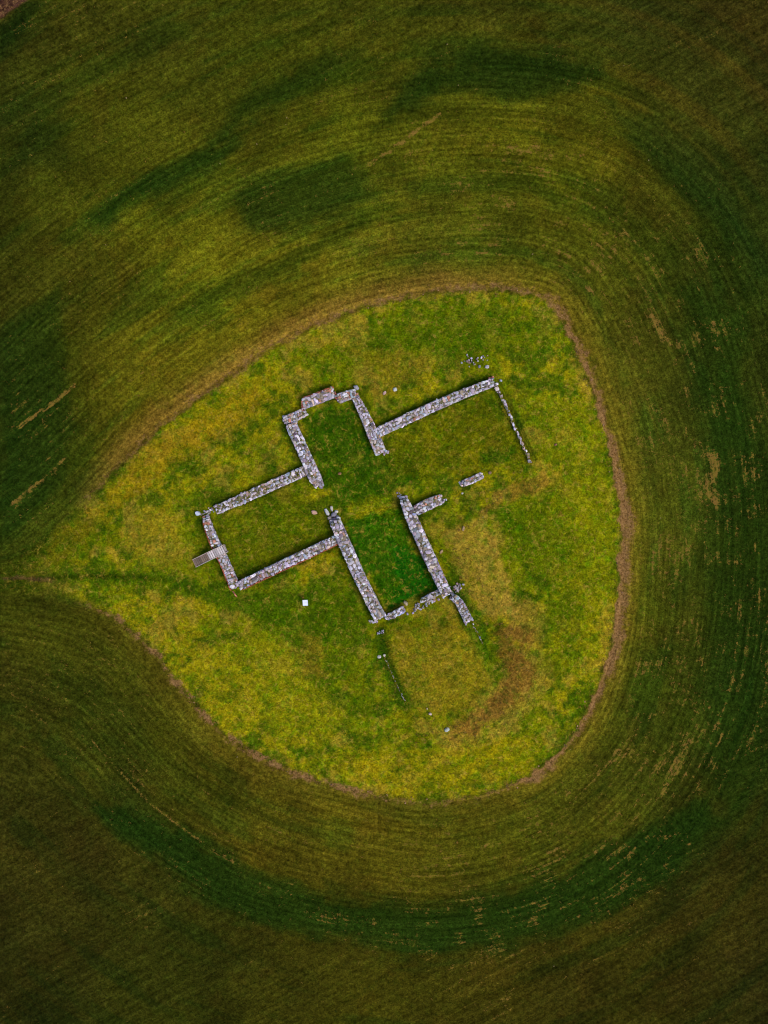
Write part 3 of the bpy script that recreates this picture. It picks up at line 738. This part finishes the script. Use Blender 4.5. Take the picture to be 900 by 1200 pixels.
wall('leaning wall fragment going down from the foot of the long tall wall', [(530, 699), (538, 706), (544, 717), (550, 729)], [7, 8, 9, 9.5], .6, seed=14, rough_end=(.3, .4))
wall('long wall of the right arm climbing from the chancel to the brick corner', [(444, 506), (490, 484.5), (535, 464.5), (578, 447.5)], [10, 10.5, 9.5, 8.5], .7, seed=15, weeds=.08, warm=.03, size=.28)
wall('very thin row of stones closing the far end of the right arm', [(581, 450), (621.5, 541.5)], [5, 3.2, 2.4, 2.6, 2.9], .3, seed=16, size=.3, weeds=.1, light=1.1, gaps=.08)
wall('isolated low heap of pale wall stones in the grass of the right arm', [(541, 567.5), (553, 562.5), (565, 557)], [7, 6.5, 7], .35, seed=17, light=1.12, gaps=.1, warm=.1, rough_end=(.4, .4))
wall('thin kerb line of small stones sinking into the grass below the leaning fragment', [(554, 732), (560, 743), (566, 755)], [1.8, 1.4, 1.2], .02, seed=18, size=.18, gaps=.55, weeds=.2)
wall('thin edge of half buried stones beside the dark slope below the ruin', [(450, 769), (458, 786), (466, 804), (475, 822)], [1.6, 1.2, 1.1, 1.0], .0, seed=19, size=.17, gaps=.7, light=.8, weeds=.3)
wall('flat sliver of stone poking out left of the foot of the tall wall', [(434, 729), (441, 728.5)], [2.5, 3], .25, seed=20, size=.25, weeds=0)

# pink brick quoins and notches of the chancel
def brick_pier(label, pts, w, h, seed):
    R = np.random.default_rng(seed); P = np.array([np.array(pts[0]) + (np.array(pts[1]) - np.array(pts[0])) * t for t in np.linspace(0, 1, 5)], float)
    g = [at(*p) for p in P]; W3 = np.array([px(p[0], p[1], q[2] + h) for p, q in zip(P, g)]); z0 = float(np.mean([q[2] for q in g]))
    root = empty('brick_pier', (W3[0][0], W3[0][1], z0)); tag(root, label, 'brickwork', 'brick remains of the chancel')
    dv = W3[-1] - W3[0]; L = np.linalg.norm(dv); dv = dv / L; nv = np.array([-dv[1], dv[0]]); ang = math.atan2(dv[1], dv[0])
    pl = Pile(); tp = Pile(); rows = max(1, round(w / PPM / .14)); nc = int(h / .085)
    for k in range(nc):
        for j in range(rows):
            t = (.12 if k % 2 else 0)
            while t < L + .05:
                c = W3[0] + dv * t + nv * ((j + .5) / rows - .5) * w / PPM
                (tp if k == nc - 1 else pl).add(BRICKS[R.integers(6)], (c[0] - W3[0][0] + R.normal(0, .01), c[1] - W3[0][1] + R.normal(0, .01), (k + .5) * .085 - .02), (.23, .13, .078), ang + R.normal(0, .05), np.array((182, 112, 96)) * R.uniform(.7, 1.12))
                t += .245
    pl.build('lower_courses', M_BRICK, root); tp.build('top_course', M_BRICK, root)
    WALL_STRIPS.append(([tuple(p) for p in P], w)); return root
brick_pier('pink brick jamb between the left stub and the long chancel end piece', [(354.5, 471), (355, 481)], 3.4, .6, 31)
brick_pier('pink brick notch joining the two chancel end wall pieces', [(391.5, 460), (395, 467)], 4.2, .55, 32)
brick_pier('single low row of red bricks at the tip of the left gable corner', [(273, 694), (276.5, 699)], 2.4, .25, 33)
brick_pier('orange brick patch at the outer corner of the right arm', [(574, 443.5), (579, 441.5)], 3, .5, 34)

# ---- loose stones and blocks, each a thing of its own
BIGM = {}
def stone(label, x, y, sx, sy, sz=.25, rot=None, colr=None, group='loose stones lying in the grass', name='loose_stone', sink=.25, proto=None, cat='stone', seed=None, tilt=.1):
    R = np.random.default_rng(seed if seed is not None else int(x * 7 + y * 13))
    wx, wy, wz = at(x, y)
    V, F = (BIGROCKS if proto is None else proto)[R.integers(16 if proto is None else len(proto))]
    V = V * np.array([sx / PPM, sy / PPM, sz]); V[:, 2] += sz * (.5 - sink)
    c = stone_col(R) if colr is None else np.array(colr, float) * .88
    T = lin(c)[None] * (1 + R.normal(0, .06, (len(V), 1)))
    o = mesh_obj(name, V, F, M_STONE, None, np.clip(T, 0, 1))
    o.location = (wx, wy, wz); o.rotation_euler = (R.normal(0, tilt), R.normal(0, tilt), R.uniform(0, 6) if rot is None else math.radians(rot))
    return tag(o, label, cat, group)
stone('squared pale blue block at the outer corner beyond the mossy wall', 231.5, 601.5, 7, 5.6, .4, 12, (196, 204, 220), name='corner_block', proto=BRICKS, cat='block')
stone('grey block on top of the upper right corner of the chancel', 417.5, 454.5, 5.6, 6.4, .7, 20, (160, 158, 168), name='corner_block', proto=BIGROCKS, cat='block')
stone('pinkish boulder alone in the grass left of the fan of blocks', 368.3, 600.5, 6.4, 5, .35, 10, (205, 165, 140))
stone('long pointed pale block, leftmost of the fan at the wall end', 383, 600, 4.2, 8.8, .4, 30, (200, 200, 198), 'fan of blocks at the upper end of the tall wall', 'stone_block', cat='block')
stone('narrow upright pale block at the tip of the fan', 388.7, 596.5, 3.2, 6.2, .4, 5, (205, 196, 188), 'fan of blocks at the upper end of the tall wall', 'stone_block', cat='block')
stone('small whitish block on the right of the fan', 394.5, 599.2, 4.2, 3, .35, -5, (222, 218, 215), 'fan of blocks at the upper end of the tall wall', 'stone_block', cat='block')
stone('round grey block in the middle of the fan', 391.2, 603.4, 6.6, 6.2, .5, 0, (146, 142, 156), 'fan of blocks at the upper end of the tall wall', 'stone_block', cat='block')
stone('brown grey block low on the left of the fan', 386, 607.5, 5, 5, .5, 0, (170, 156, 146), 'fan of blocks at the upper end of the tall wall', 'stone_block', cat='block')
stone('whitish stone above the start of the right arm wall, right of a pair', 463, 456.6, 5, 4.4, .3, 20, (204, 206, 198))
stone('pinkish stone above the start of the right arm wall, left of a pair', 450.5, 460.6, 4.4, 3.6, .25, 30, (196, 160, 148))
stone('small brown stone in the grass of the crossing', 398, 555, 4.5, 3.6, .2, 0, (150, 112, 72))
stone('pale stone just outside the brick corner of the right arm', 586.5, 446, 3.2, 3, .3, 0, (176, 184, 200))
stone('pale stone below the small rubble patch near the right arm corner', 570.6, 429.8, 5, 4, .3, 0, (186, 180, 182))
stone('pale block alone below the earth bank, largest of the lower stones', 523.5, 854.8, 6, 5, .35, 30, (190, 196, 184))
stone('small pinkish stone above left of the lowest pale block', 503.8, 836.3, 3.6, 3, .25, 0, (205, 180, 168))
stone('tiny cream stone above left of the small pinkish stone', 500.5, 830.5, 2.2, 2, .2, 0, (190, 172, 140))
stone('white flat stone at the top of the half buried stone edge, left of a pair', 444.5, 769.5, 4.6, 3.6, .2, 0, (210, 205, 196))
stone('cream stone at the top of the half buried stone edge, right of a pair', 450.5, 768, 3, 3.4, .25, 0, (204, 196, 176))
stone('tiny orange brown stone beside the white board', 354.8, 700.3, 1.8, 1.8, .2, 0, (170, 110, 60))
stone('beige boulder between the pale wall piece and the broken sill', 475.5, 706.5, 6.2, 4, .35, -35, (190, 172, 140))
stone('beige stone in the tan grass right of the long tall wall', 542.8, 619.5, 3.2, 5.6, .25, -25, (168, 140, 100))
stone('small tan stone beside the upper third of the long tall wall', 517, 646.5, 5, 3.2, .22, 40, (170, 142, 100))
stone('tiny white stone under the isolated heap', 541.8, 578.2, 2.6, 2.2, .2, 0, (212, 204, 190))
stone('brownish stone lying right of the isolated heap', 574, 554, 4, 3.4, .2, 0, (134, 108, 80))
stone('small red brown stone in the grass below the thin row of stones', 651, 521, 3, 2.6, .2, 0, (150, 100, 80))
# fallen rubble: countable small stones sharing a true group label
def rubble(label, group, cx0, cy0, rx, ry, n, seed, s=(1.8, 4.2), ang=0, light=1.0):
    R = np.random.default_rng(seed); a = math.radians(ang)
    for i in range(n):
        u, v = R.normal(0, .5, 2); x = cx0 + (u * rx) * math.cos(a) + (v * ry) * math.sin(a); y = cy0 - (u * rx) * math.sin(a) + (v * ry) * math.cos(a)
        q = R.uniform(*s); stone(label, x, y, q * R.uniform(.9, 1.4), q, R.uniform(.14, .3), None, stone_col(R, light), group, 'rubble_stone', seed=seed * 100 + i, proto=ROCKS, cat='stone')
rubble('small rubble stone in the loose heap above the brick corner of the right arm', 'rubble above the right arm corner', 557, 424, 15, 6, 24, 51, (1.3, 3.2), 8, 1.0)
rubble('rubble stone at the broken lower right corner beside the leaning fragment', 'rubble at the leaning fragment', 535, 690, 5.5, 7, 26, 52, (1.6, 3.8), 0)
rubble('rubble stone in the gap between the pale wall piece and the broken sill', 'rubble in the gap of the end wall', 488, 712, 9, 5, 16, 53, (1.6, 3.4), 25)
rubble('rubble stone fallen in front of the broken sill wall', 'rubble below the broken sill', 505, 704, 11, 2.6, 24, 54, (1.8, 3.6), 25, 1.05)
rubble('rubble stone scattered at the broken upper end of the left gable wall', 'rubble at the upper left corner', 243, 601, 8, 3.2, 24, 55, (1.5, 3.2), 18, 1.1)
rubble('rubble stone scattered below the foot of the tall flat-topped wall', 'rubble below the tall wall foot', 446, 741, 7, 5, 12, 56, (1.2, 2.6), 0)
rubble('rubble stone at the crumbled lower end of the left chancel side wall', 'rubble at the chancel side wall', 376, 569, 4, 3.5, 9, 57, (2, 4), -60)
rubble('pale rubble stone at the lower end of the right chancel side wall', 'rubble at the right chancel wall end', 446, 530, 8, 2.6, 12, 58, (2, 4.2), 5, 1.05)
rubble('tiny rubble stone at the tip of the long tall wall, upper end', 'rubble at the long tall wall tip', 468.5, 579, 2.4, 3, 7, 59, (1.5, 3), 0)
rubble('small stone on the edge of the short broad spur wall', 'rubble at the spur wall end', 518, 588, 4, 2.4, 8, 60, (1.6, 3.2), 20)
rubble('tiny stone lying along the outer side of the tall flat-topped wall', 'rubble along the tall wall', 413, 672, 18, 1.4, 20, 61, (1.2, 2.6), -65)

# tiny pale stones picked out of the plough soil
R = np.random.default_rng(77)
for (x, y) in [(148,115),(124,287),(82,330),(258,192),(301,169),(336,138),(335,146),(624,298),(537,100),(760,188),(731,77),(524,52),(278,887),(473+0,0+0),(686,842),(668,878),(675,418),(688,452),(697,480),(706,507),(714,553),(726,549),(566,606),(649,1132),(774,607)]:
    if x == 473: continue
    stone('tiny pale stone lying on the ploughed soil of the field', x, y, R.uniform(1.1, 1.7), R.uniform(1.0, 1.6), .1, None, (150, 128, 96), 'tiny pale stones in the field', 'field_stone', proto=ROCKS, cat='stone', seed=int(x))
for i in range(60):
    k = R.integers(len(MP)); x, y = MP[k]
    if not (380 < x < 760 or (x > 200 and y > 800)): continue
    x += R.normal(2, 4); y += R.normal(0, 4)
    stone('tiny brown clod or stone on the soil margin of the mound', x, y, R.uniform(1.2, 2.3), R.uniform(1.2, 2), .12, None, np.array((168, 128, 96)) * R.uniform(.6, 1.15), 'tiny stones along the soil margin', 'field_stone', proto=ROCKS, cat='stone', seed=1000 + i)

# ---- wooden steps over the left gable wall
def box(pl, c, s, rot, colr, pitch=0):
    V = np.array([(x, y, z) for x in (-.5, .5) for y in (-.5, .5) for z in (-.5, .5)]) * np.array(s)
    b = .006
    cp, sp = math.cos(pitch), math.sin(pitch); V = V @ np.array([[cp, 0, sp], [0, 1, 0], [-sp, 0, cp]])
    ca_, sa_ = math.cos(rot), math.sin(rot); V = V @ np.array([[ca_, sa_, 0], [-sa_, ca_, 0], [0, 0, 1]])
    F = np.array([(0, 1, 3, 2), (4, 6, 7, 5), (0, 4, 5, 1), (2, 3, 7, 6), (0, 2, 6, 4), (1, 5, 7, 3)])
    pl.V.append(V + np.array(c)); pl.F.append(F + pl.n); pl.T.append(np.repeat(lin(colr)[None], 8, 0)); pl.n += 8
x0, y0, zg0 = at(228.3, 660); x1, y1, zg1 = at(264.8, 642.6)
k = (CAM_H - .8 - zg1) / (CAM_H - zg1); x1 *= k; y1 *= k
ang = math.atan2(y1 - y0, x1 - x0); Ls = math.hypot(x1 - x0, y1 - y0); WD = .84
steps = empty('wooden_steps', (x0, y0, zg0), ang); tag(steps, 'weathered grey wooden steps with slatted treads crossing the left gable wall', 'steps')
TOPZ = .92; ramp = Ls * .52
def sz(t): return .12 + (TOPZ - .12) * min(t / ramp, 1)
n = 17
for i in range(n):
    t = Ls * (i + .5) / n; R = np.random.default_rng(i); pl = Pile()
    dark = t < ramp * .95
    cc = np.array((112, 96, 86) if dark else (176, 166, 166)) * R.uniform(.86, 1.14)
    box(pl, (0, 0, 0), (Ls / n * (.72 if dark else .78), WD - .1, .035), 0, cc)
    o = pl.build('tread', M_WOOD, steps); o.location = (t, 0, sz(t) if i < n - 1 else TOPZ - .16)
for s in (-1, 1):
    pl = Pile(); pitch = math.atan2(TOPZ - .12, ramp)
    box(pl, (ramp / 2, 0, (TOPZ + .12) / 2 - .03), (math.hypot(ramp, TOPZ - .12) + .03, .055, .2), 0, (168, 152, 140), pitch)
    box(pl, ((ramp + Ls) / 2, 0, TOPZ - .03), (Ls - ramp, .056, .2), 0, (172, 160, 150))
    o = pl.build('stringer', M_WOOD, steps); o.location = (0, s * (WD / 2 - .03), 0)
    pl = Pile(); box(pl, (0, 0, .3), (.09, .09, 1.1), 0, (120, 104, 90)); o = pl.build('post', M_WOOD, steps); o.location = (Ls - .08, s * (WD / 2 - .1), 0)
    pl = Pile(); box(pl, (0, 0, .2), (.09, .09, .62), 0, (120, 104, 90)); o = pl.build('post', M_WOOD, steps); o.location = (ramp * .72, s * (WD / 2 - .1), 0)
pl = Pile(); box(pl, (0, 0, 0), (.04, WD, .16), 0, (150, 138, 126)); o = pl.build('end_board', M_WOOD, steps); o.location = (Ls + .01, 0, TOPZ - .06)
pl = Pile(); box(pl, (0, 0, 0), (.04, WD, .16), 0, (150, 130, 110)); o = pl.build('end_board', M_WOOD, steps); o.location = (-.02, 0, .08)

# ---- white information board on a low post
bx, by, bz = at(358.8, 705.2)
bd = empty('information_board', (bx, by, bz), math.radians(2)); tag(bd, 'small white board on a low post standing in the grass below the left arm', 'sign')
pl = Pile(); box(pl, (0, 0, 0), (.44, .58, .03), 0, (206, 212, 222)); panel = pl.build('panel', M_PAINT, bd); panel.location = (0, 0, .86); panel.rotation_euler = (math.radians(18), 0, 0)
pl = Pile()
box(pl, (0, .285, .012), (.5, .035, .05), 0, (196, 204, 214)); box(pl, (0, -.285, .012), (.5, .035, .05), 0, (196, 204, 214))
box(pl, (.232, 0, .012), (.035, .53, .05), 0, (196, 204, 214)); box(pl, (-.232, 0, .012), (.035, .53, .05), 0, (196, 204, 214))
f = pl.build('frame', M_PAINT, bd); f.location = panel.location; f.rotation_euler = panel.rotation_euler
pl = Pile(); box(pl, (0, 0, .019), (.012, .49, .006), 0, (186, 194, 208)); box(pl, (0, 0, .0225), (.4, .012, .006), 0, (186, 194, 208))
f = pl.build('divider', M_PAINT, bd); f.location = panel.location; f.rotation_euler = panel.rotation_euler
pl = Pile(); box(pl, (0, 0, .35), (.08, .08, 1.0), 0, (120, 104, 90)); pl.build('post', M_WOOD, bd)

finish_grass()
